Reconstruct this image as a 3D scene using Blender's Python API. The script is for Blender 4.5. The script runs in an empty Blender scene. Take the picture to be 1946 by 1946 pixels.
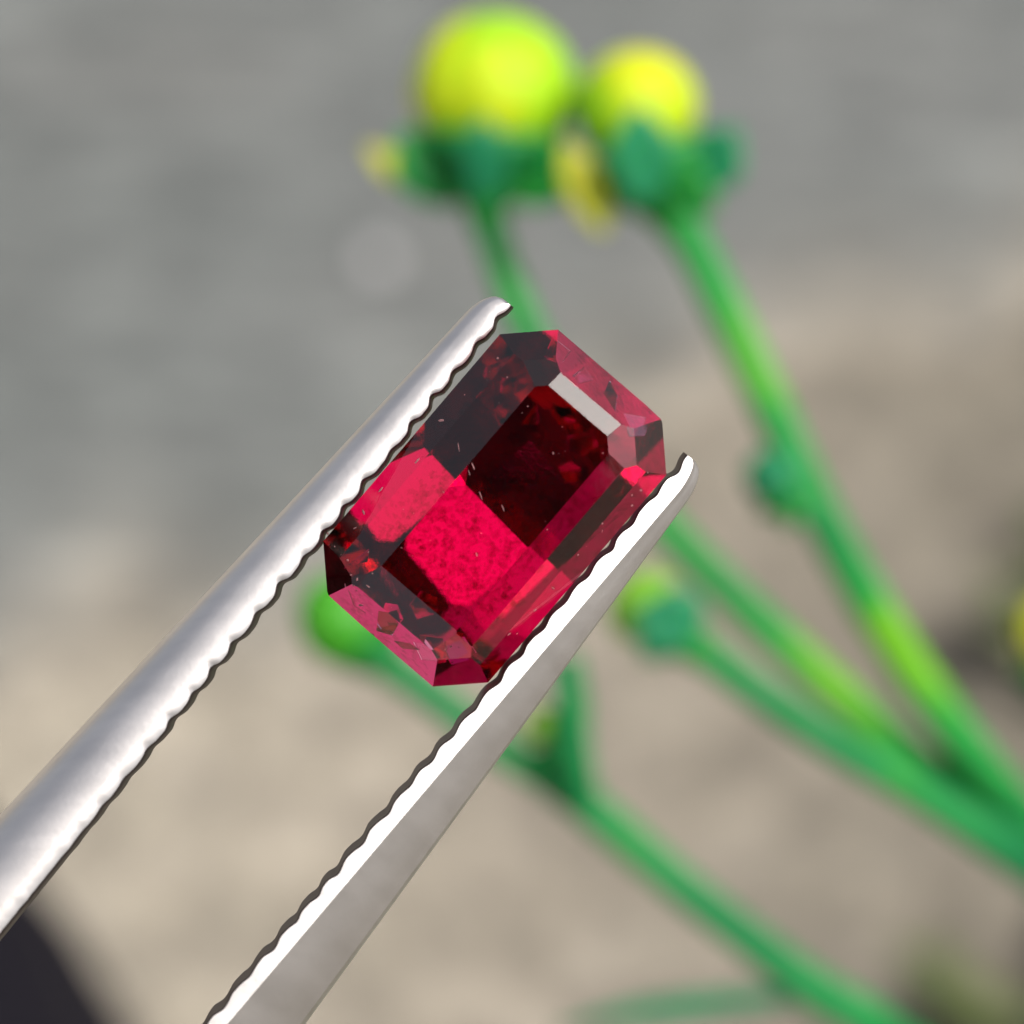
import bpy, bmesh, math, random
from mathutils import Vector, Matrix, noise
R = math.radians
random.seed(7)
S = bpy.context.scene
C = S.collection
S.unit_settings.system = 'METRIC'
S.unit_settings.scale_length = 0.01          # one unit is one centimetre

# ------------------------------------------------------------------ camera, sky, sun, exposure
PITCH = R(50)
RIGHT = Vector((1, 0, 0))
UP = Vector((0, math.sin(PITCH), math.cos(PITCH)))
BACK = Vector((0, -math.cos(PITCH), math.sin(PITCH)))
FOCUS, FRAME = 10.0, 2.13                     # distance to the gem, width of the frame there
CAM = Vector((0, 0, 21.4))
cam = bpy.data.cameras.new('camera')
cam.sensor_width = 36
cam.lens = 36 * FOCUS / FRAME
cam.clip_start, cam.clip_end = 0.05, 3000
cam.dof.use_dof = True
cam.dof.focus_distance = FOCUS
cam.dof.aperture_fstop = cam.lens * 1e-3 / 0.245    # a 2.45 mm wide pupil
co = bpy.data.objects.new('camera', cam)
C.objects.link(co)
co.matrix_world = Matrix((( *RIGHT, ), ( *UP, ), ( *BACK, ))).transposed().to_4x4()
co.location = CAM
S.camera = co

SUN_EL, SUN_AZ = R(60), R(112)
w = bpy.data.worlds.new("World")
S.world = w
w.use_nodes = True
sky = w.node_tree.nodes.new('ShaderNodeTexSky')
sky.sky_type = 'NISHITA'
sky.sun_disc = False
sky.air_density, sky.dust_density, sky.ozone_density = 1.0, 5.0, .3
sky.sun_elevation, sky.sun_rotation = SUN_EL, SUN_AZ
hz = w.node_tree.nodes.new('ShaderNodeHueSaturation')      # a hazy, whitish sky
hz.inputs['Saturation'].default_value = .42
w.node_tree.links.new(sky.outputs[0], hz.inputs['Color'])
w.node_tree.links.new(hz.outputs[0], w.node_tree.nodes['Background'].inputs[0])
w.node_tree.nodes['Background'].inputs[1].default_value = 0.15
sun = bpy.data.lights.new('sun', 'SUN')
sun.energy, sun.angle, sun.color = 3.2, R(0.5), (1, .955, .89)
so = bpy.data.objects.new('sun', sun)
C.objects.link(so)
sd = Vector((math.sin(SUN_AZ) * math.cos(SUN_EL), math.cos(SUN_AZ) * math.cos(SUN_EL), math.sin(SUN_EL)))
so.rotation_euler = sd.to_track_quat('Z', 'Y').to_euler()
so.location = sd * 200
S.view_settings.view_transform = 'Standard'
S.view_settings.look = 'None'
S.view_settings.exposure = 0.0
S.view_settings.gamma = 1
S.render.engine = 'CYCLES'
S.cycles.max_bounces = 24
S.cycles.transmission_bounces = 22
S.cycles.glossy_bounces = 8
S.cycles.transparent_max_bounces = 48
S.cycles.sample_clamp_indirect = 8
S.cycles.blur_glossy = 0.0
S.cycles.caustics_reflective = True
S.cycles.caustics_refractive = True


# ------------------------------------------------------------------ helpers
def cs(px, py, d=FOCUS):
    """point of the photograph (1946 px grid) at depth d, in camera axes (right, up, back)"""
    k = FRAME * d / FOCUS / 1946
    return Vector(((px - 973) * k, (973 - py) * k, -d))


def toworld(v):
    return CAM + RIGHT * v.x + UP * v.y + BACK * v.z


def P(px, py, d=FOCUS):
    return toworld(cs(px, py, d))


def ground_hit(px, py, z=0.0):
    r = P(px, py, 1) - CAM
    return CAM + r * ((z - CAM.z) / r.z)


def obj(name, bm, mat, parent=None, smooth=True, recalc=True):
    if recalc:
        bmesh.ops.recalc_face_normals(bm, faces=bm.faces)
    for f in bm.faces:
        f.smooth = smooth
    me = bpy.data.meshes.new(name)
    bm.to_mesh(me)
    bm.free()
    me.materials.append(mat)
    o = bpy.data.objects.new(name, me)
    C.objects.link(o)
    if parent:
        o.parent = parent
        if parent.type == 'EMPTY':
            o.matrix_parent_inverse = Matrix.Translation(-parent.location)
    return o


def thing(name, label, cat, loc, group=None):
    o = bpy.data.objects.new(name, None)
    C.objects.link(o)
    o.empty_display_size = .2
    o.location = loc
    tag(o, label, cat, group)
    return o


def tag(o, label, cat, group=None):
    o['label'], o['category'] = label, cat
    if group:
        o['group'] = group
    return o


def new_mat(name):
    m = bpy.data.materials.new(name)
    m.use_nodes = True
    nt = m.node_tree
    return m, nt, nt.nodes['Principled BSDF']


def nd(nt, t, **kw):
    n = nt.nodes.new(t)
    for k, v in kw.items():
        if k in n.inputs:
            n.inputs[k].default_value = v
        else:
            setattr(n, k, v)
    return n


def noise_tex(nt, scale, detail=4, rough=.55, coords='Object', stretch=None):
    tc = nd(nt, 'ShaderNodeTexCoord')
    n = nd(nt, 'ShaderNodeTexNoise', Scale=scale, Detail=detail, Roughness=rough)
    if stretch:
        mp = nd(nt, 'ShaderNodeMapping')
        mp.inputs['Scale'].default_value = stretch[:3]
        if len(stretch) > 3:
            mp.inputs['Rotation'].default_value = (0, 0, stretch[3])
        nt.links.new(tc.outputs[coords], mp.inputs[0])
        nt.links.new(mp.outputs[0], n.inputs['Vector'])
    else:
        nt.links.new(tc.outputs[coords], n.inputs['Vector'])
    return n.outputs['Fac']


def ramp(nt, fac, stops):
    r = nd(nt, 'ShaderNodeValToRGB')
    el = r.color_ramp.elements
    while len(el) < len(stops):
        el.new(.5)
    for e, (p, c) in zip(el, stops):
        e.position = p
        e.color = (*c, 1) if len(c) == 3 else c
    nt.links.new(fac, r.inputs[0])
    return r.outputs[0]


def mix(nt, fac, a, b, blend='MIX'):
    m = nd(nt, 'ShaderNodeMix', data_type='RGBA', blend_type=blend)
    for sock, v in ((m.inputs[0], fac), (m.inputs[6], a), (m.inputs[7], b)):
        if isinstance(v, bpy.types.NodeSocket):
            nt.links.new(v, sock)
        else:
            sock.default_value = v if isinstance(v, float) else (*v, 1)
    return m.outputs[2]


def bump(nt, bs, height, strength, dist):
    b = nd(nt, 'ShaderNodeBump', Strength=strength, Distance=dist)
    nt.links.new(height, b.inputs['Height'])
    nt.links.new(b.outputs[0], bs.inputs['Normal'])


# ------------------------------------------------------------------ materials
def m_pavement():
    m, nt, bs = new_mat('pavement')
    big = noise_tex(nt, .28, 3, .5, stretch=(1, 1.9, 1, R(-14)))
    spots = noise_tex(nt, 1.7, 3, .55, stretch=(.8, 1.7, 1, R(-16)))
    fine = noise_tex(nt, 14, 4, .6)
    base = ramp(nt, big, [(.3, (.112, .125, .120)), (.55, (.132, .140, .135)), (.72, (.158, .157, .148))])
    sp = ramp(nt, spots, [(.34, (.68, .70, .70)), (.50, (.97, .97, .97)), (.62, (1.26, 1.25, 1.24)), (.74, (1.8, 1.78, 1.76))])
    c = mix(nt, 1.0, base, sp, 'MULTIPLY')
    streak = noise_tex(nt, 3.4, 2, .5, stretch=(.6, 1.8, 1, R(-18)))
    c = mix(nt, 1.0, c, ramp(nt, streak, [(.36, (.72, .73, .73)), (.5, (.94, .94, .94)), (.62, (1.24, 1.235, 1.23))]), 'MULTIPLY')
    at = nd(nt, 'ShaderNodeAttribute', attribute_name='dust')
    am = nd(nt, 'ShaderNodeMath', operation='MULTIPLY_ADD', use_clamp=True)
    nt.links.new(spots, am.inputs[0])
    am.inputs[1].default_value = 1.6
    am.inputs[2].default_value = -1.0
    aa = nd(nt, 'ShaderNodeMath', operation='ADD', use_clamp=True)
    nt.links.new(at.outputs['Fac'], aa.inputs[0])
    nt.links.new(am.outputs[0], aa.inputs[1])
    c = mix(nt, .35, c, ramp(nt, fine, [(.3, (.08, .085, .08)), (.7, (.205, .21, .205))]))
    am2 = nd(nt, 'ShaderNodeMath', operation='MULTIPLY', use_clamp=True)
    nt.links.new(aa.outputs[0], am2.inputs[0])
    nt.links.new(at.outputs['Fac'], am2.inputs[1])
    sandy = ramp(nt, spots, [(.3, (.16, .145, .12)), (.7, (.34, .30, .24))])
    c = mix(nt, am2.outputs[0], c, sandy)
    nt.links.new(c, bs.inputs['Base Color'])
    bs.inputs['Roughness'].default_value = .85
    bump(nt, bs, fine, .5, .05)
    return m


def m_soil():
    m, nt, bs = new_mat('sandy_soil')
    big = noise_tex(nt, .55, 4, .55)
    mid = noise_tex(nt, 1.7, 4, .6)
    fine = noise_tex(nt, 16, 5, .6)
    base = ramp(nt, big, [(.3, (.24, .205, .155)), (.5, (.335, .292, .225)), (.68, (.45, .40, .325))])
    c = mix(nt, .5, base, ramp(nt, mid, [(.32, (.16, .145, .115)), (.5, (.35, .305, .24)), (.66, (.64, .56, .46))]))
    c = mix(nt, .3, c, ramp(nt, fine, [(.3, (.17, .14, .10)), (.7, (.56, .5, .42))]))
    clump = noise_tex(nt, 3.2, 2, .5)
    c = mix(nt, 1.0, c, ramp(nt, clump, [(.36, (.78, .78, .79)), (.5, (.98, .98, .98)), (.62, (1.20, 1.20, 1.20))]), 'MULTIPLY')
    # dry pale sand on the left, damper and darker earth towards the weeds on the right
    tc = nd(nt, 'ShaderNodeTexCoord')
    sx = nd(nt, 'ShaderNodeSeparateXYZ')
    nt.links.new(tc.outputs['Object'], sx.inputs[0])
    ad = nd(nt, 'ShaderNodeMath', operation='MULTIPLY_ADD')
    nt.links.new(big, ad.inputs[0])
    ad.inputs[1].default_value = 3.0
    nt.links.new(sx.outputs[0], ad.inputs[2])
    mr = nd(nt, 'ShaderNodeMapRange')
    mr.inputs['From Min'].default_value, mr.inputs['From Max'].default_value = -1.0, 5.0
    nt.links.new(ad.outputs[0], mr.inputs['Value'])
    c = mix(nt, 1.0, c, ramp(nt, mr.outputs[0], [(0, (1.0, 1.02, 1.03)), (.4, (.76, .765, .77)), (1, (.44, .45, .44))]), 'MULTIPLY')
    nt.links.new(c, bs.inputs['Base Color'])
    bs.inputs['Roughness'].default_value = .95
    bump(nt, bs, fine, .7, .06)
    return m


def m_green(name, stops, scale=1.2, rough=.42, sss=.25, translum=None, detail=3):
    m, nt, bs = new_mat(name)
    n = noise_tex(nt, scale, detail, .5)
    c = ramp(nt, n, stops)
    nt.links.new(c, bs.inputs['Base Color'])
    bs.inputs['Roughness'].default_value = rough
    bs.inputs['Subsurface Weight'].default_value = sss
    bs.inputs['Subsurface Radius'].default_value = (.6, 1, .15)
    bs.inputs['Subsurface Scale'].default_value = .08
    bs.inputs['Specular IOR Level'].default_value = .3
    return m


def m_steel(name='brushed_steel', rough=.36, base=(.80, .78, .775)):
    m, nt, bs = new_mat(name)
    grain = noise_tex(nt, 90, 3, .6)
    smear = noise_tex(nt, 7, 5, .6, stretch=(.6, 2.4, 1, R(-46)))
    nt.links.new(ramp(nt, smear, [(.3, tuple(x * .92 for x in base)), (.62, base), (.7, tuple(x * 1.03 for x in base))]), bs.inputs['Base Color'])
    bs.inputs['Metallic'].default_value = 1
    rr = nd(nt, 'ShaderNodeMapRange')
    rr.inputs['To Min'].default_value = rough - .05
    rr.inputs['To Max'].default_value = rough + .07
    nt.links.new(smear, rr.inputs['Value'])
    nt.links.new(rr.outputs[0], bs.inputs['Roughness'])
    bump(nt, bs, grain, .09, .003)
    return m


def m_gem():
    m = bpy.data.materials.new('red_gem')
    m.use_nodes = True
    nt = m.node_tree
    nt.nodes.clear()
    out = nd(nt, 'ShaderNodeOutputMaterial')
    g = nd(nt, 'ShaderNodeBsdfGlass', IOR=1.76, Roughness=0.0)
    g.inputs['Color'].default_value = (1, 1, 1, 1)
    n = noise_tex(nt, 55, 4, .65)
    b = nd(nt, 'ShaderNodeBump', Strength=.015, Distance=.004)
    nt.links.new(n, b.inputs['Height'])
    nt.links.new(b.outputs[0], g.inputs['Normal'])
    va = nd(nt, 'ShaderNodeVolumeAbsorption', Density=GEM_DENSITY)
    va.inputs['Color'].default_value = (*GEM_COLOR, 1)
    nt.links.new(g.outputs[0], out.inputs['Surface'])
    nt.links.new(va.outputs[0], out.inputs['Volume'])
    return m


def m_plain(name, col, rough=.6, metallic=0.0, var=.15, scale=8):
    m, nt, bs = new_mat(name)
    n = noise_tex(nt, scale, 4, .6)
    nt.links.new(ramp(nt, n, [(.3, tuple(x * (1 - var) for x in col)), (.7, tuple(x * (1 + var) for x in col))]), bs.inputs['Base Color'])
    bs.inputs['Roughness'].default_value = rough
    bs.inputs['Metallic'].default_value = metallic
    return m


GEM_DENSITY, GEM_COLOR = 8.8, (.945, .06, .615)
M_PAVE, M_SOIL, M_STEEL, M_GEM = m_pavement(), m_soil(), m_steel('satin_steel', .41, (.72, .69, .68)), m_gem()
M_TEETH = m_steel('oxidised_shaded_steel', .5, (.105, .085, .083))  # serration faces: oxide, with their shade also put into the dark colour
M_STEM = m_green('stem_green', [(.36, (.008, .19, .045)), (.50, (.016, .28, .038)), (.60, (.13, .40, .010))], 1.1, .5, .1)
M_STEM_COOL = m_green('stem_blue_green', [(.36, (.004, .15, .050)), (.54, (.010, .23, .050)), (.66, (.05, .32, .02))], 1.1, .5, .1)
M_CALYX = m_green('calyx_green', [(.35, (.004, .16, .03)), (.6, (.015, .25, .03)), (.75, (.04, .32, .02))], 3)
M_SEPAL = m_green('sepal_blue_green', [(.35, (.005, .145, .06)), (.65, (.02, .24, .10))], 4)
M_PETAL = m_green('bud_yellow', [(.38, (.13, .50, .012)), (.5, (.34, .60, .006)), (.60, (.56, .60, .004))], 2.0, .6, .3)
M_BUD_LIME = m_green('bud_lime', [(.35, (.16, .40, .02)), (.65, (.30, .50, .03))], 3, .45, .3)
M_BUD_GREEN = m_green('bud_green', [(.35, (.03, .26, .012)), (.65, (.08, .38, .02))], 3, .4, .3)
M_YELLOW = m_green('petal_yellow', [(.35, (.34, .38, .012)), (.65, (.44, .44, .03))], 3, .5, .3)
M_WEED = m_green('weed_green', [(.35, (.06, .085, .03)), (.65, (.11, .125, .045))], 3, .6, .1)
M_SHOE = m_plain('black_leather', (.008, .007, .011), .9)
M_SHOE.node_tree.nodes['Principled BSDF'].inputs['Specular IOR Level'].default_value = .12
M_FLECK = m_plain('pale_fleck', (.24, .115, .12), .7, 0, .4, 60)

# ------------------------------------------------------------------ ground
bm = bmesh.new()
bmesh.ops.create_grid(bm, x_segments=60, y_segments=60, size=30)
for v in bm.verts:
    v.co.y += 20
    p = v.co * .6
    v.co.z = noise.fractal(p, 1, 2, 3) * .10
for e in [e for e in bm.edges if e.is_boundary]:
    pass
ext = bmesh.ops.extrude_edge_only(bm, edges=[e for e in bm.edges if e.is_boundary])
for v in [g for g in ext['geom'] if isinstance(g, bmesh.types.BMVert)]:
    dv = v.co - Vector((0, 20, 0))
    v.co += dv * 40
    v.co.z = 0
o = obj('ground', bm, M_SOIL)
o['kind'] = 'structure'
# pavement slab: its near edge runs diagonally across the picture
EDGE = [(-1500, 1640), (-700, 1440), (-300, 1330), (0, 1240), (260, 1190), (520, 1110), (760, 1040), (1000, 900),
        (1240, 790), (1480, 720), (1700, 620), (1946, 560), (2300, 430), (3000, 190), (3800, -60)]
bm = bmesh.new()
ed = [ground_hit(x, y - 50 + max(0, min(1, (1000 - x) / 900)) * 85, .35) for x, y in EDGE]
pts = []
for a, b in zip(ed, ed[1:]):
    for k in range(8):
        p = a.lerp(b, k / 8)
        j = noise.fractal(Vector((p.x * .8, p.y * .8, 3.3)), 1, 2, 4) * .5
        pts.append(p + Vector((0, j, 0)))
pts.append(ed[-1])
dust_lay = bm.loops.layers.float_color.new('dust')     # blown sand lying on the edge of the slab
ROWS = ((-.25, -.14, 1), (.0, .02, .95), (.35, .10, .75), (.8, .15, .40), (1.4, .18, .12), (2.2, .19, 0), (160, .19, 0))
grid = [[bm.verts.new((p.x, p.y + dy, z)) for p in pts] for dy, z, _ in ROWS]
for r in range(len(ROWS) - 1):
    for q in range(len(pts) - 1):
        f = bm.faces.new((grid[r][q], grid[r][q + 1], grid[r + 1][q + 1], grid[r + 1][q]))
        for lp in f.loops:
            dv = ROWS[r][2] if lp.vert in (grid[r][q], grid[r][q + 1]) else ROWS[r + 1][2]
            lp[dust_lay] = (dv, dv, dv, 1)
o = obj('pavement', bm, M_PAVE)
o['kind'] = 'structure'

# pale pebble lying on the pavement and the black shoe at the corner
bm = bmesh.new()
bmesh.ops.create_icosphere(bm, subdivisions=3, radius=.09)
g = ground_hit(715, 492, .21)
for v in bm.verts:
    v.co = v.co * (1 + noise.noise(v.co * 9) * .25)
    v.co.z *= .55
    v.co += g
tag(obj('pebble', bm, m_plain('pebble_stone', (.44, .43, .435), .8)), 'small pale pebble on the grey pavement below the left yellow bud', 'pebble')

GA = ground_hit(40, 1690, 2.5)
shoe = thing('shoe', 'black rounded shoe toe in the lower left corner, far out of focus', 'shoe', Vector((GA.x, GA.y, 0)))


def shoe_ring(z, grow):
    out = []
    for k in range(48):
        a = k / 48 * math.tau
        x, y = math.cos(a), math.sin(a)
        rx = 4.2 + grow
        ry = (4.6 if y > 0 else 20) + grow
        out.append((x * rx, y * ry, z))
    return out


def rings_mesh(rings, cap=True):
    bm = bmesh.new()
    vr = [[bm.verts.new(p) for p in r] for r in rings]
    n = len(vr[0])
    for a, b in zip(vr, vr[1:]):
        for k in range(n):
            bm.faces.new((a[k], a[(k + 1) % n], b[(k + 1) % n], b[k]))
    if cap:
        bm.faces.new(vr[0])
        bm.faces.new(vr[-1])
    return bm


SHOE_ROT = Matrix.Rotation(R(4), 4, 'Z')
SHOE_C = ground_hit(115, 1790, 1.3) + Vector((-3.62, -2.6, 0))
SHOE_C.z = 0


def shoe_place(bm):
    bmesh.ops.transform(bm, matrix=Matrix.Translation(SHOE_C) @ SHOE_ROT, verts=bm.verts)
    return bm


shoe.location = SHOE_C
obj('sole', shoe_place(rings_mesh([shoe_ring(-.05, .15), shoe_ring(.2, .25), shoe_ring(1.3, .25), shoe_ring(1.45, .1)])), M_SHOE, shoe)
up = []
for z, gr in ((1.45, -.1), (2.2, -.05), (3.0, -.25), (3.7, -.8), (4.2, -1.6), (4.5, -2.6)):
    up.append(shoe_ring(z, gr))
obj('upper', shoe_place(rings_mesh(up)), M_SHOE, shoe)


# ------------------------------------------------------------------ plants
def catmull(pts, n=10):
    out = []
    q = [pts[0]] + list(pts) + [pts[-1]]
    for i in range(1, len(q) - 2):
        p0, p1, p2, p3 = q[i - 1], q[i], q[i + 1], q[i + 2]
        for k in range(n):
            t = k / n
            out.append(tuple(.5 * ((2 * b) + (-a + c) * t + (2 * a - 5 * b + 4 * c - d) * t * t + (-a + 3 * b - 3 * c + d) * t ** 3)
                             for a, b, c, d in zip(p0, p1, p2, p3)))
    out.append(tuple(pts[-1]))
    return out


def tube(path, bm=None, seg=12, ribs=0.0):
    """path: list of (x, y, z, radius)"""
    bm = bm or bmesh.new()
    rings = []
    ref = None
    for i, p in enumerate(path):
        a = Vector(path[max(i - 1, 0)][:3])
        b = Vector(path[min(i + 1, len(path) - 1)][:3])
        t = (b - a).normalized()
        if ref is None:
            ref = t.orthogonal().normalized()
        ref = (ref - t * ref.dot(t)).normalized()
        s = t.cross(ref)
        rings.append([bm.verts.new(Vector(p[:3]) + (ref * math.cos(k / seg * math.tau) + s * math.sin(k / seg * math.tau))
                                   * p[3] * (1 + ribs * math.cos(k / seg * math.tau * 5))) for k in range(seg)])
    for a, b in zip(rings, rings[1:]):
        for k in range(seg):
            bm.faces.new((a[k], a[(k + 1) % seg], b[(k + 1) % seg], b[k]))
    bm.faces.new(rings[0])
    bm.faces.new(list(reversed(rings[-1])))
    return bm


def stem(pix, mat, parent, ground=None):
    """pix: list of (px, py, depth, radius)"""
    pts = [(*P(x, y, d), r * 1.12) for x, y, d, r in pix]
    if ground:
        pts += ground
    return obj('stem', tube(catmull(pts), seg=16, ribs=.05), mat, parent)


def lathe(profile, base, axis, seg=28, wob=0.0, seed=0, lobes=0, lobe=0.0):
    """profile: (distance along the axis, radius)"""
    axis = axis.normalized()
    ref = axis.orthogonal().normalized()
    s = axis.cross(ref)
    bm = bmesh.new()
    rings = []
    for h, r in profile:
        ring = []
        for k in range(seg):
            a = k / seg * math.tau
            d = ref * math.cos(a) + s * math.sin(a)
            f = 1 + wob * noise.noise(d * 2 + Vector((seed, h * 6, 0))) + lobe * abs(math.cos(a * lobes / 2))
            ring.append(bm.verts.new(base + axis * h + d * r * f))
        rings.append(ring)
    for a, b in zip(rings, rings[1:]):
        for k in range(seg):
            bm.faces.new((a[k], a[(k + 1) % seg], b[(k + 1) % seg], b[k]))
    bm.faces.new(rings[0])
    bm.faces.new(rings[-1])
    return bm


def blade(base, tip, width, bend, thick=.012, fold=.25, n=10):
    """a leaf, sepal or petal: tapered, folded along its rib, with thickness"""
    bm = bmesh.new()
    ax = tip - base
    side = ax.cross(bend)
    side = side.normalized() if side.length > 1e-6 else ax.orthogonal().normalized()
    up_ = bend.normalized()
    rows = []
    for i in range(n + 1):
        t = i / n
        c = base + ax * t + bend * math.sin(t * math.pi * .5) ** 1.5
        wd = width * (math.sin(math.pi * (t * .84 + .07)) ** .9) * (1 - t ** 6 * .75)
        rows.append([bm.verts.new(c + side * wd * u + up_ * (abs(u) * wd * fold + off))
                     for off in (-thick / 2, thick / 2) for u in (-.5, -.25, 0, .25, .5)])
    for a, b in zip(rows, rows[1:]):
        for lo in (0, 5):
            for k in range(4):
                bm.faces.new((a[lo + k], a[lo + k + 1], b[lo + k + 1], b[lo + k]))
        for k in (0, 4):
            bm.faces.new((a[k], a[k + 5], b[k + 5], b[k]))
    for r in (rows[0], rows[-1]):
        bm.faces.new((r[0], r[1], r[2], r[3], r[4], r[9], r[8], r[7], r[6], r[5]))
    return bm


def to_ground(px, py, d, r, dx=0.0, dy=0.0):
    p = P(px, py, d)
    out = []
    for k in (.3, .65, 1.0):
        out.append((p.x + dx * k, p.y + dy * k, p.z * (1 - k) - (.3 if k == 1 else 0), r * (1 + .3 * k)))
    return out


D = 15.2
KP = FRAME * D / FOCUS / 1946               # centimetres per photo pixel at the plant
base1 = P(2230, 1960, D + 1.5)
plant = thing('flowering_plant', 'green plant with two round yellow buds on top and stems running to the right edge',
              'plant', Vector((base1.x + 1, base1.y - .5, 0)), None)
gp = to_ground(2230, 1960, D + 1.5, .11, 1, -.5)
stem([(1285, 415, D, .062), (1318, 470, D, .056), (1375, 585, D, .055), (1460, 765, D, .056), (1565, 990, D, .058), (1700, 1225, D + .1, .060),
      (1850, 1440, D + .2, .063), (1990, 1610, D + .5, .068), (2100, 1760, D + .9, .08), (2230, 1960, D + 1.5, .09)], M_STEM, plant, gp)
stem([(922, 400, D + .2, .056), (942, 470, D + .2, .046), (985, 590, D + .2, .046), (1060, 740, D + .2, .047), (1160, 890, D + .2, .048), (1280, 1020, D + .2, .050),
      (1410, 1150, D + .2, .052), (1570, 1300, D + .2, .055), (1750, 1455, D + .3, .058), (1900, 1560, D + .4, .06), (2100, 1750, D + .9, .06)], M_STEM, plant)
stem([(1262, 1190, D - .2, .05), (1330, 1235, D - .2, .046), (1430, 1310, D - .1, .046), (1580, 1410, D - .1, .05), (1760, 1515, D, .054), (1946, 1640, D + .2, .06),
      (2100, 1765, D + .9, .06)], M_STEM_COOL, plant)


def bud(parent, centre, rad, axis, base, depth, petal_mat=M_PETAL, calyx_w=1.0, sepals=(), squash=1.0, stretch=1.0):
    """centre/base in photo pixels; axis = picture direction of growth"""
    c = P(*centre, depth)
    b = P(*base, depth)
    r = rad * KP
    ax = (c - b).normalized()
    prof = []
    for k in range(15):
        a = -math.pi / 2 + math.pi * k / 14
        prof.append((math.sin(a) * r * squash * stretch, max(math.cos(a), .02) * r))
    ball = obj('bud', lathe(prof, c, ax, 40, .07, rad, 8, .06), petal_mat, parent)
    L = (c - b).length
    cw = r * calyx_w
    cal = [(0, .05), (L * .12, .065), (L * .24, cw * .46), (L * .38, cw * .80), (L * .50, cw * .98), (L * .60, cw * 1.04), (L * .66, cw * 1.0), (L * .62, cw * .88)]
    obj('calyx', lathe(cal, b, ax, 36, .06, rad + 3, 5, .06), M_CALYX, ball)
    for (x0, y0), (x1, y1), wd, dd, mt in sepals:
        p0, p1 = P(x0, y0, depth + dd), P(x1, y1, depth + dd * 1.1)
        obj('sepal', blade(p0, p1, wd * KP, BACK * (.05 if dd < 0 else -.05)), mt, ball)
    return ball


bud(plant, (938, 172), 151, None, (922, 432), D + .2, sepals=[
    ((870, 385), (758, 255), 130, -.08, M_CALYX), ((925, 380), (918, 225), 95, -.26, M_SEPAL), ((985, 385), (1085, 278), 130, -.1, M_CALYX),
    ((900, 385), (840, 275), 100, .2, M_CALYX)], calyx_w=1.03)
obj('petal', blade(P(795, 358, D + .1), P(696, 280, D + .1), 52 * KP, BACK * .05), M_YELLOW, plant)
obj('petal', blade(P(1150, 440, D - .15), P(1070, 270, D - .15), 80 * KP, BACK * .06), M_YELLOW, plant)
bud(plant, (1207, 205), 112, None, (1288, 445), D, sepals=[
    ((1225, 385), (1215, 205), 120, -.28, M_SEPAL), ((1310, 365), (1400, 245), 120, -.14, M_SEPAL), ((1270, 390), (1330, 320), 150, -.2, M_CALYX),
    ((1190, 390), (1150, 290), 110, -.05, M_CALYX)], calyx_w=1.24)
bud(plant, (1228, 1155), 70, None, (1335, 1238), D - .2, petal_mat=M_BUD_LIME, sepals=[
    ((1310, 1215), (1215, 1150), 140, -.12, M_SEPAL), ((1315, 1215), (1270, 1110), 90, -.1, M_SEPAL)], calyx_w=1.12)
bud(plant, (1466, 905), 52, None, (1522, 990), D - .02, petal_mat=M_SEPAL, sepals=[((1500, 960), (1470, 905), 60, -.06, M_SEPAL)], calyx_w=1.05)
bud(plant, (2000, 1200), 76, None, (2035, 1370), D + .5, petal_mat=M_YELLOW, calyx_w=1.0)
stem([(2035, 1360, D + .5, .05), (2060, 1500, D + .6, .05), (2110, 1770, D + .9, .055)], M_STEM_COOL, plant)

base2 = P(1900, 2200, D + 1.6)
plant2 = thing('flowering_plant', 'slender green stem with a closed green bud behind the gem, crossing the bottom right', 'plant',
               Vector((base2.x + .8, base2.y - .5, 0)), None)
stem([(700, 1235, D + .1, .06), (770, 1285, D + .1, .05), (850, 1345, D + .1, .047), (940, 1415, D + .1, .048), (1045, 1480, D + .1, .052), (1130, 1545, D + .1, .054), (1300, 1690, D + .1, .052),
      (1480, 1830, D + .2, .055), (1560, 1890, D + .25, .062), (1690, 1975, D + .4, .066), (1900, 2200, D + 1.6, .085)], M_STEM_COOL, plant2,
     to_ground(1900, 2200, D + 1.6, .1, .8, -.5))
stem([(1072, 1250, D - .1, .046), (1084, 1330, D - .1, .048), (1088, 1420, D - .05, .05), (1105, 1515, D + .05, .05)], M_STEM_COOL, plant2)
b = bud(plant2, (655, 1178), 84, None, (770, 1290), D + .1, petal_mat=M_BUD_GREEN, calyx_w=.75, stretch=1.15)
bud(plant2, (1030, 1375), 34, None, (1075, 1465), D, petal_mat=M_BUD_LIME, calyx_w=1.1)
obj('leaf', blade(P(1560, 1885, D + .2), P(1060, 2010, D + .3), 60 * KP, BACK * .06 + UP * .10, .02), M_SEPAL, plant2)


# ------------------------------------------------------------------ weeds on the ground at the right edge
def weed(label, px, py, n, seed):
    rnd = random.Random(seed)
    g = ground_hit(px, py)
    t = thing('weed', label, 'weed', g, 'weeds at the right edge')
    for k in range(n):
        a = rnd.uniform(0, math.tau)
        ln = rnd.uniform(.5, 1.3)
        b0 = g + Vector((rnd.gauss(0, .3), rnd.gauss(0, .5), 0))
        tip = b0 + Vector((math.cos(a) * ln * .7, math.sin(a) * ln * .7, ln * .8))
        obj('leaf', blade(b0, tip, rnd.uniform(.2, .4), Vector((math.cos(a), math.sin(a), -.6)) * .2), M_WEED, t)


weed('dark olive weed low on the ground at the right edge, beside the yellow flower', 2120, 1230, 18, 1)
weed('dark olive weed in the lower right corner of the ground', 2260, 1990, 26, 2)

# ------------------------------------------------------------------ tweezers
tw = thing('tweezers', 'satin steel gem tweezers with fine serrated jaws gripping the red stone', 'tweezers', P(-3600, 5900))


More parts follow.
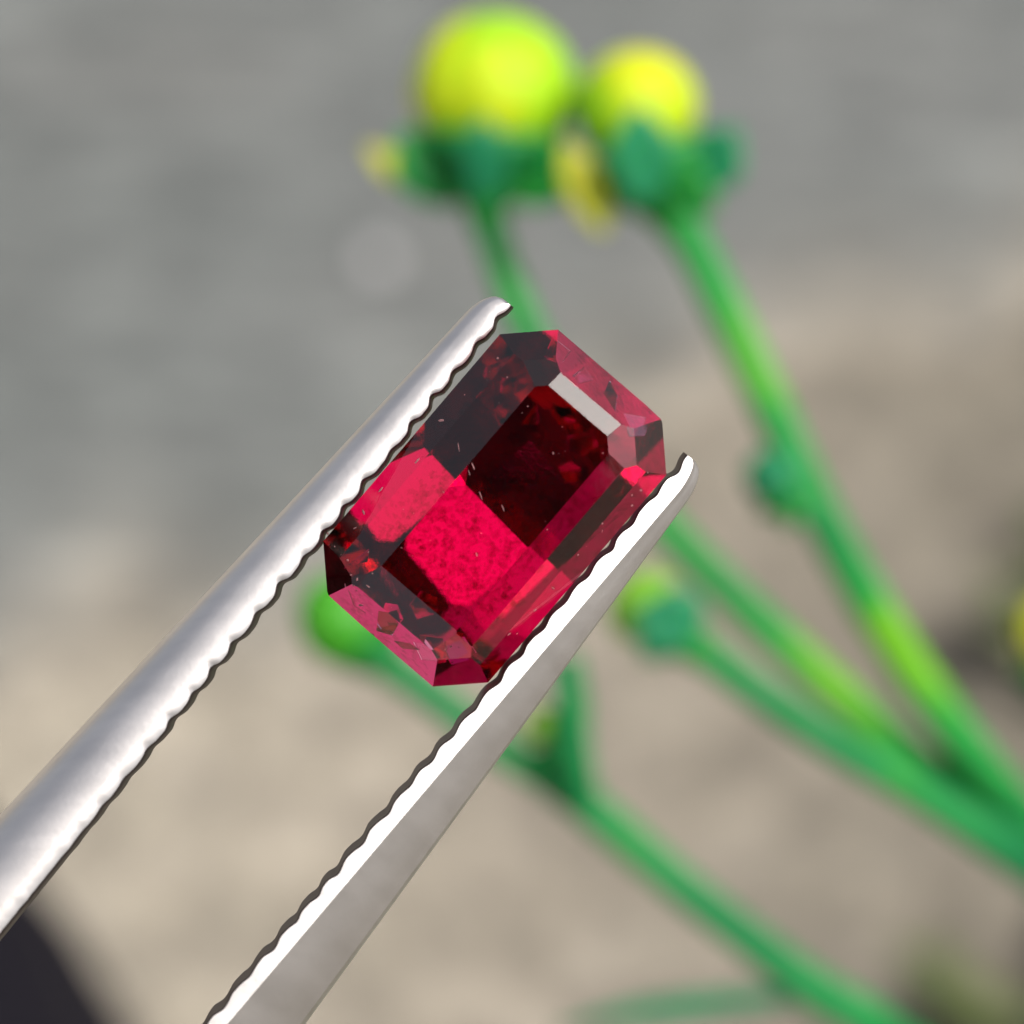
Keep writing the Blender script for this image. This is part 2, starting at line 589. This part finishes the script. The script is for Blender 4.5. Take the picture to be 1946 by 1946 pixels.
def arm(inner, outer, bevel_tip, bevel_end, side, soft):
    """inner / outer: edge lines of one jaw in photo pixels, tip first; lofted far past the frame"""
    (ix0, iy0), (ix1, iy1) = inner
    (ox0, oy0), (ox1, oy1) = outer
    i0, i1, o0, o1 = cs(ix0, iy0), cs(ix1, iy1), cs(ox0, oy0), cs(ox1, oy1)
    L = (i1 - i0).length
    axis = (i1 - i0).normalized()
    inward = Vector((axis.y, -axis.x, 0))
    mid_dir = ((i0 + i1) - (o0 + o1)).normalized()
    if inward.dot(mid_dir) < 0:
        inward = -inward
    pitch = .0715
    s_list = []
    s = -.004
    while s < 2.0:
        s_list.append(s)
        s += pitch / 14
    while s < 9.2:
        s_list.append(s)
        s += .15
    bm = bmesh.new()
    rings = []
    for s in s_list:
        t = max(s, 0) / L
        # width from the two measured edge lines, levelling out past the frame
        te = min(t, 1.08)
        oi = i0.lerp(i1, te)
        oo = o0.lerp(o1, te)
        wd = abs((oi - oo).dot(inward))
        end = min(1.0, max(0, (s + .004)) / .07)
        rnd_ = math.sqrt(max(1 - (1 - end) ** 2, .0)) if s < .07 else 1
        wd *= (.42 + .58 * rnd_)
        c = i0 + axis * s
        bow = 0
        if s > 2.2:                       # beyond the frame the arms bow out and run together at the tail
            q = (s - 2.2) / 7.0
            bow = (.18 * math.sin(q * math.pi) - .20 * q * q) * -1
        c = c + inward * bow
        fade = 1 if s < (1.6 if side > 0 else .95) else max(.0, 1 - (s - (1.6 if side > 0 else .95)) / .55)
        ph = s / pitch + .22 * noise.noise(Vector((s * 5, side * 7, 0)))
        wave = (.5 - .5 * math.cos(math.tau * ph)) ** (1.3 if side > 0 else 1.9)
        notch = (.0075 if side > 0 else .0105) * wave * fade * (.85 + .9 * noise.noise(Vector((s * 11, side, 0)))) + .0012 * noise.noise(Vector((s * 45, side * 3, 0)))
        bev = bevel_tip + (bevel_end - bevel_tip) * min(t, 1.1)
        bev = min(bev, wd * .62)
        hgt = .05 + .10 * min(1, s / .8 + .15)
        hs = hgt * (.35 + .65 * rnd_)
        tilt = .0075 if side > 0 else .004
        prof = [(tilt - notch * .9, -hs), (tilt * .55 - notch, -hs * .5), (-notch, -.004), (-notch - .003, 0.0)]
        if soft:
            prof += [(-bev * .55, .0015), (-bev, -.005)]
            for k in range(1, 8):
                a = k / 7 * math.pi * .5
                prof.append((-bev - (wd - bev) * math.sin(a), -.005 - (wd - bev) * .9 * (1 - math.cos(a)) - (wd - bev) * .18 * math.sin(a)))
        else:
            prof += [(-bev * .5, 0.001), (-bev + .0015, 0.0), (-bev - .0015, -.0022)]
            for k in range(1, 6):
                u = k / 5
                prof.append((-bev - (wd - bev) * u * .93, -.0022 - (wd - bev) * (.62 * u + .12 * u * u)))
            prof.append((-wd, -.0022 - (wd - bev) * .98))
            prof.append((-wd * .995, -.0022 - (wd - bev) * 1.15))
        prof += [(-wd * .86, -max(hs, (wd - bev) * 1.3)), (-wd * .5, -max(hs, (wd - bev) * 1.3) * 1.04)]
        rise = TW_Z + (s - .45) * math.tan(TW_TILT)          # the tail end is held closer to the camera
        rings.append([bm.verts.new(toworld(c + inward * x + Vector((0, 0, z + rise)))) for x, z in prof])
    n = len(rings[0])
    for a, b2 in zip(rings, rings[1:]):
        for k in range(n):
            f = bm.faces.new((a[k], a[(k + 1) % n], b2[(k + 1) % n], b2[k]))
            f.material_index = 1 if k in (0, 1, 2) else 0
    bm.faces.new(rings[0])
    bm.faces.new(list(reversed(rings[-1])))
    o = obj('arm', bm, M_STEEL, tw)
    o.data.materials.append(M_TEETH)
    o.data.set_sharp_from_angle(angle=R(22 if not soft else 55))
    return o


TW_Z, TW_TILT = .05, R(8)
arm(((971, 584), (36, 1741)), ((897, 584), (0, 1540)), .035, .068, -1, True)
arm(((1303, 866), (385, 1946)), ((1347, 898), (590, 1946)), .040, .036, 1, False)

# ------------------------------------------------------------------ the gem
GC = cs(940, 969)
U = Vector((.651, .759, 0))
V = Vector((.759, -.651, 0))
N = Vector((0, 0, 1))
CUT = dict(M1=41.0368, M2=44.3666, M1d=0.2972, M2d=0.3245, B1=63.0744, B1i=0.0619, B2=59.5133, B2i=0.0495, S1=80.9423, S2=72.4247, c0=42.357, c1=59.7541, c2=64.3264, c3=71.3681, i0=0.0471, i1=0.0277, i2=0.0108, i3=0.0591, tu=3.2778, tv=-0.8231, roll=14.6849, lx=3.3418, ly=2.1441, crown=0.0849, m1az=6.3522, m2az=183.4652, a0=51.8945, b0=23.8542, a90=59.9489, b90=49.4273, d90=25.4809, a180=61.2208, b180=20.0503, a270=45.5455, b270=37.3555, ca0=57.4831, cb0=36.0958, ca1=41.3263, cb1=20.5167, ca2=54.1809, cb2=23.9278, ca3=47.7118, cb3=35.5495, e1=53.5291, f1=15.08, h1=0.0651, e2=46.5617, f2=7.866, h2=0.0406, q1=37.2151, qa=216.2469, qd=0.354, q2=39.4868, qb=172.3055, qe=0.3625)
GEM_TILT_U, GEM_TILT_V = R(CUT['tu']), R(CUT['tv'])
rot = Matrix.Rotation(GEM_TILT_V, 3, U) @ Matrix.Rotation(GEM_TILT_U, 3, V)
U, V, N = rot @ U, rot @ V, rot @ N
GEM_Z = .02


def facet(az, ang, dist, z, crown=True):
    """plane whose trace at height z lies dist from the axis, leaning ang from the girdle plane"""
    a, c = R(az), R(ang)
    n = Vector((math.sin(c) * math.cos(a), math.sin(c) * math.sin(a), math.cos(c) * (1 if crown else -1)))
    p = Vector((math.cos(a) * dist, math.sin(a) * dist, z))
    return n, n.dot(p)


DROP = .02
OCT = [(0, .370), (45, .361), (90, .223), (135, .356), (180, .362), (225, .360), (270, .228), (315, .3625)]
planes = [facet(a, 90, d, 0) for a, d in OCT]
g, CROWN = .012, CUT['crown']
planes.append((Vector((0, 0, 1)), g + CROWN))
# crown steps of each side, from the girdle up: (slope, width in plan)
STEPS = {0: ((CUT['a0'], .062), (CUT['b0'], .036)), 90: ((CUT['a90'], .036), (CUT['b90'], .038), (CUT['d90'], .045)),
         180: ((CUT['a180'], .062), (CUT['b180'], .066)), 270: ((CUT['a270'], .050), (CUT['b270'], .078))}
for q, a in enumerate((45, 135, 225, 315)):
    STEPS[a] = ((CUT['ca%d' % q], .058), (CUT['cb%d' % q], .055))
for a, d in OCT:
    st = STEPS[a]
    k = CROWN / sum(math.tan(R(c)) * e for c, e in st)
    z, x = g, d
    for c, e in st:
        c = math.degrees(math.atan(math.tan(R(c)) * k))
        planes.append(facet(a, c, x, z))
        z, x = z + e * math.tan(R(c)), x - e
# pavilion: two main end facets that meet in a cross ridge, break facets, steep sides, corners
for key, az in (('M1', CUT['m1az']), ('M2', CUT['m2az'])):
    c, az = R(CUT[key]), R(az)
    n = Vector((math.sin(c) * math.cos(az), math.sin(c) * math.sin(az), -math.cos(c)))
    planes.append((n, math.cos(c) * CUT[key + 'd']))
planes += [facet(0, CUT['B1'], .370 + CUT['B1i'], -g, False), facet(180, CUT['B2'], .362 + CUT['B2i'], -g, False)]
planes += [facet(90, CUT['S1'], .223, -g, False), facet(270, CUT['S2'], .228, -g, False)]
for q, (a, d) in enumerate([x for x in OCT if x[0] % 90]):
    planes.append(facet(a, CUT['c%d' % q], d + CUT['i%d' % q], -g, False))

for ka, kz, kd in (('q1', 'qa', 'qd'), ('q2', 'qb', 'qe')):   # two slanting facets that break the ridge
    c, az = R(CUT[ka]), R(CUT[kz])
    n = Vector((math.sin(c) * math.cos(az), math.sin(c) * math.sin(az), -math.cos(c)))
    planes.append((n, math.cos(c) * CUT[kd]))
for az, k, base in ((0, '1', .370), (180, '2', .362)):       # scissor facets under the two ends
    for sgn in (-1, 1):
        planes.append(facet(az + sgn * CUT['f' + k], CUT['e' + k], (base + CUT['h' + k]) * math.cos(R(CUT['f' + k])), -g, False))
planes = [(n, d - n.z * DROP) if n.z < -.05 else (n, d) for n, d in planes]      # a thicker girdle


def solid(planes):
    import itertools
    verts = []
    on = [[] for _ in planes]
    for (i, (n1, d1)), (j, (n2, d2)), (k, (n3, d3)) in itertools.combinations(enumerate(planes), 3):
        det = n1.dot(n2.cross(n3))
        if abs(det) < 1e-6:
            continue
        p = (n2.cross(n3) * d1 + n3.cross(n1) * d2 + n1.cross(n2) * d3) / det
        if any(n.dot(p) > d + 1e-6 for n, d in planes):
            continue
        for q, v in enumerate(verts):
            if (v - p).length < 1e-4:
                idx = q
                break
        else:
            verts.append(p)
            idx = len(verts) - 1
        for q in (i, j, k):
            if idx not in on[q]:
                on[q].append(idx)
    bm = bmesh.new()
    bv = [bm.verts.new(v) for v in verts]
    for (n, d), idx in zip(planes, on):
        if len(idx) < 3:
            continue
        c = sum((verts[q] for q in idx), Vector()) / len(idx)
        e1 = n.orthogonal().normalized()
        e2 = n.cross(e1)
        idx.sort(key=lambda q: math.atan2((verts[q] - c).dot(e2), (verts[q] - c).dot(e1)))
        try:
            bm.faces.new([bv[q] for q in idx])
        except ValueError:
            pass
    return bm


def gem_to_world(p):
    return toworld(GC + Vector((0, 0, GEM_Z)) + U * p.x + V * p.y + N * p.z)


gem = thing('gemstone', 'deep red octagon step cut gemstone held between the tweezer jaws', 'gemstone', gem_to_world(Vector((0, 0, 0))))
bm = solid(planes)
for v in bm.verts:
    v.co = gem_to_world(v.co)
obj('cut_stone', bm, M_GEM, gem, smooth=False)

# inclusions: angular shards under the end facets, fine silk through the bright half, dust and chips on the facets
def shard(cu, cv, cz, size, ang, aspect, rnd, tiltu=0.0):
    bm = bmesh.new()
    k = rnd.choice((3, 4, 4, 5))
    lo_, hi_ = [], []
    rm = Matrix.Rotation(ang, 3, 'Z') @ Matrix.Rotation(tiltu, 3, 'Y')
    for q in range(k):
        a = (q + rnd.uniform(-.25, .25)) / k * math.tau
        x, y = math.cos(a) * size * aspect * rnd.uniform(.8, 1.1), math.sin(a) * size * rnd.uniform(.7, 1.1)
        for z, lst in ((-.0012, lo_), (.0012, hi_)):
            p = rm @ Vector((x, y, z))
            lst.append(bm.verts.new(gem_to_world(Vector((cu, cv, cz)) + p)))
    bm.faces.new(lo_)
    bm.faces.new(hi_)
    for q in range(k):
        bm.faces.new((lo_[q], lo_[(q + 1) % k], hi_[(q + 1) % k], hi_[q]))
    return bm


def m_feather():
    """a thin fracture inside the stone: a film of air"""
    m = bpy.data.materials.new('fracture_film')
    m.use_nodes = True
    nt = m.node_tree
    nt.nodes.clear()
    out = nd(nt, 'ShaderNodeOutputMaterial')
    gl = nd(nt, 'ShaderNodeBsdfGlass', IOR=1 / 1.76, Roughness=0.02)
    nt.links.new(gl.outputs[0], out.inputs['Surface'])
    return m


M_SHARD = m_feather()
FEATHERS = ((.322, -.11, .010, .034, .5, .8, .75), (.315, -.04, .012, .030, -.6, 1.0, .8), (.322, .03, .010, .036, .9, .8, -.75), (.312, .10, .012, .034, .2, .9, .8),
            (-.312, -.09, .008, .036, .4, .8, .8), (-.300, -.02, .012, .040, 1.1, .9, -.7), (-.315, .045, .008, .036, -.5, .8, .8), (-.285, .08, .014, .036, .2, 1.0, -.8),
            (-.265, .12, .012, .028, .9, 1.3, .7), (-.255, -.13, .014, .030, 1.8, 1.1, .8), (-.24, .02, .0, .034, .2, 1.2, .75))


def m_silk():
    """hair-thin tinted flakes: they only dim what is seen through them"""
    m = bpy.data.materials.new('red_silk')
    m.use_nodes = True
    nt = m.node_tree
    nt.nodes.clear()
    out = nd(nt, 'ShaderNodeOutputMaterial')
    tr = nd(nt, 'ShaderNodeBsdfTransparent')
    tr.inputs['Color'].default_value = (.92, .84, .88, 1)
    nt.links.new(tr.outputs[0], out.inputs['Surface'])
    return m


M_SILK = m_silk()
rnd = random.Random(5)
for cu, cv, cz, sz, an, asp, tl in FEATHERS:
    obj('inclusion', shard(cu, cv, cz, sz, an, asp, rnd, tl), M_SHARD, gem, smooth=False)


def flakes(name, spots, mat):
    bm = bmesh.new()
    for p, nrm, size, asp, ang in spots:
        t = nrm.orthogonal().normalized()
        b_ = nrm.cross(t)
        t, b_ = t * math.cos(ang) + b_ * math.sin(ang), b_ * math.cos(ang) - t * math.sin(ang)
        ring = [bm.verts.new(gem_to_world(p + t * x * size * asp + b_ * y * size)) for x, y in
                [(math.cos(a) * rnd.uniform(.6, 1.2), math.sin(a) * rnd.uniform(.6, 1.2)) for a in (0, 1.2, 2.6, 3.7, 5.1)]]
        tip, low = bm.verts.new(gem_to_world(p + nrm * size * .35)), bm.verts.new(gem_to_world(p - nrm * size * .3))
        for q in range(5):
            bm.faces.new((ring[q], ring[(q + 1) % 5], tip))
            bm.faces.new((ring[(q + 1) % 5], ring[q], low))
    o = obj(name, bm, mat, gem, smooth=False)
    o['kind'] = 'stuff'
    return o


sil = []
for k in range(1250):
    u_, v_ = rnd.uniform(-.25, .02), rnd.uniform(-.12, .12)
    depth_ = .3 - abs(u_) * .9
    z_ = rnd.uniform(-depth_ * .8, .05)
    sil.append((Vector((u_, v_, z_)), Vector((rnd.gauss(0, .3), rnd.gauss(0, .3), 1)).normalized(), rnd.choice((.001, .0018, .003, .005, .008)) * rnd.uniform(.7, 1.2), rnd.uniform(1, 2.2), rnd.uniform(0, 6)))
flakes('silk_flecks', sil, M_SILK)

CROWNF = [(n, d) for n, d in planes if n.z > .3]


def on_crown(u_, v_):
    """height of the crown over (u, v) and the facet there"""
    return min(((d - n.x * u_ - n.y * v_) / n.z, i) for i, (n, d) in enumerate(CROWNF))


dust = []
for k in range(64):
    u_, v_ = rnd.uniform(-.33, .33), rnd.uniform(-.2, .2)
    sz = rnd.choice((.0006, .0007, .0009, .0009, .0012, .0018))
    if k < 26:                                # chipped spots along the jaws and at two corners
        u_, v_ = rnd.choice(((rnd.uniform(-.3, .27), rnd.gauss(-.20, .008)), (rnd.uniform(-.28, .28), rnd.gauss(.198, .008)), (rnd.gauss(-.28, .03), rnd.gauss(-.14, .03))))
        sz = rnd.uniform(.0015, .0036)
    z_, i_ = on_crown(u_, v_)
    dust.append((Vector((u_, v_, z_)), CROWNF[i_][0], sz, rnd.choice((1, 1, 1.4, 2.5)), rnd.uniform(0, 6)))
for u_, v_, ln in ((.01, -.04, .011), (.02, .012, .008), (.03, -.088, .010), (.055, -.14, .012), (.045, -.09, .010)):       # scratches
    z_, i_ = on_crown(u_, v_)
    dust.append((Vector((u_, v_, z_)), CROWNF[i_][0], .0013, ln / .0013, 1.3))
flakes('dust_specks', dust, M_FLECK)

# ------------------------------------------------------------------ unseen phone, added to darken half of the gem
phone = thing('smartphone', 'dark smartphone added unseen behind the camera to darken half of the gem', 'phone', CAM)


def phone_part(name, x0, x1, y0, y1, z0, z1, mat, bev):
    bm = bmesh.new()
    bmesh.ops.create_cube(bm, size=1)
    for v in bm.verts:
        v.co = Vector(((v.co.x + .5) * (x1 - x0) + x0, (v.co.y + .5) * (y1 - y0) + y0, (v.co.z + .5) * (z1 - z0) + z0))
    bmesh.ops.bevel(bm, geom=[e for e in bm.edges if abs(e.verts[0].co.z - e.verts[1].co.z) > .01], offset=bev, segments=6, affect='EDGES', profile=.5)
    for v in bm.verts:
        v.co = CAM + PHONE_R @ v.co
    return obj(name, bm, mat, phone, smooth=False)


M_PHONE = m_plain('black_phone_glass', (.02, .02, .022), .3)
_r = Matrix.Rotation(R(CUT['roll']), 3, 'Z')
PHONE_R = Matrix(((*RIGHT,), (*UP,), (*BACK,))).transposed() @ _r
LX, LY = CUT['lx'], CUT['ly']
phone_part('body', LX - 7.0, LX, LY - 14.5, LY, .25, 1.05, M_PHONE, .9)
phone_part('camera_bump', -1.6 if LX > 1.6 else LX - 3.2, min(LX - .1, 1.6), -1.6 if LY > 1.6 else LY - 3.2, min(LY - .1, 1.6), .14, .249, M_PHONE, .5)
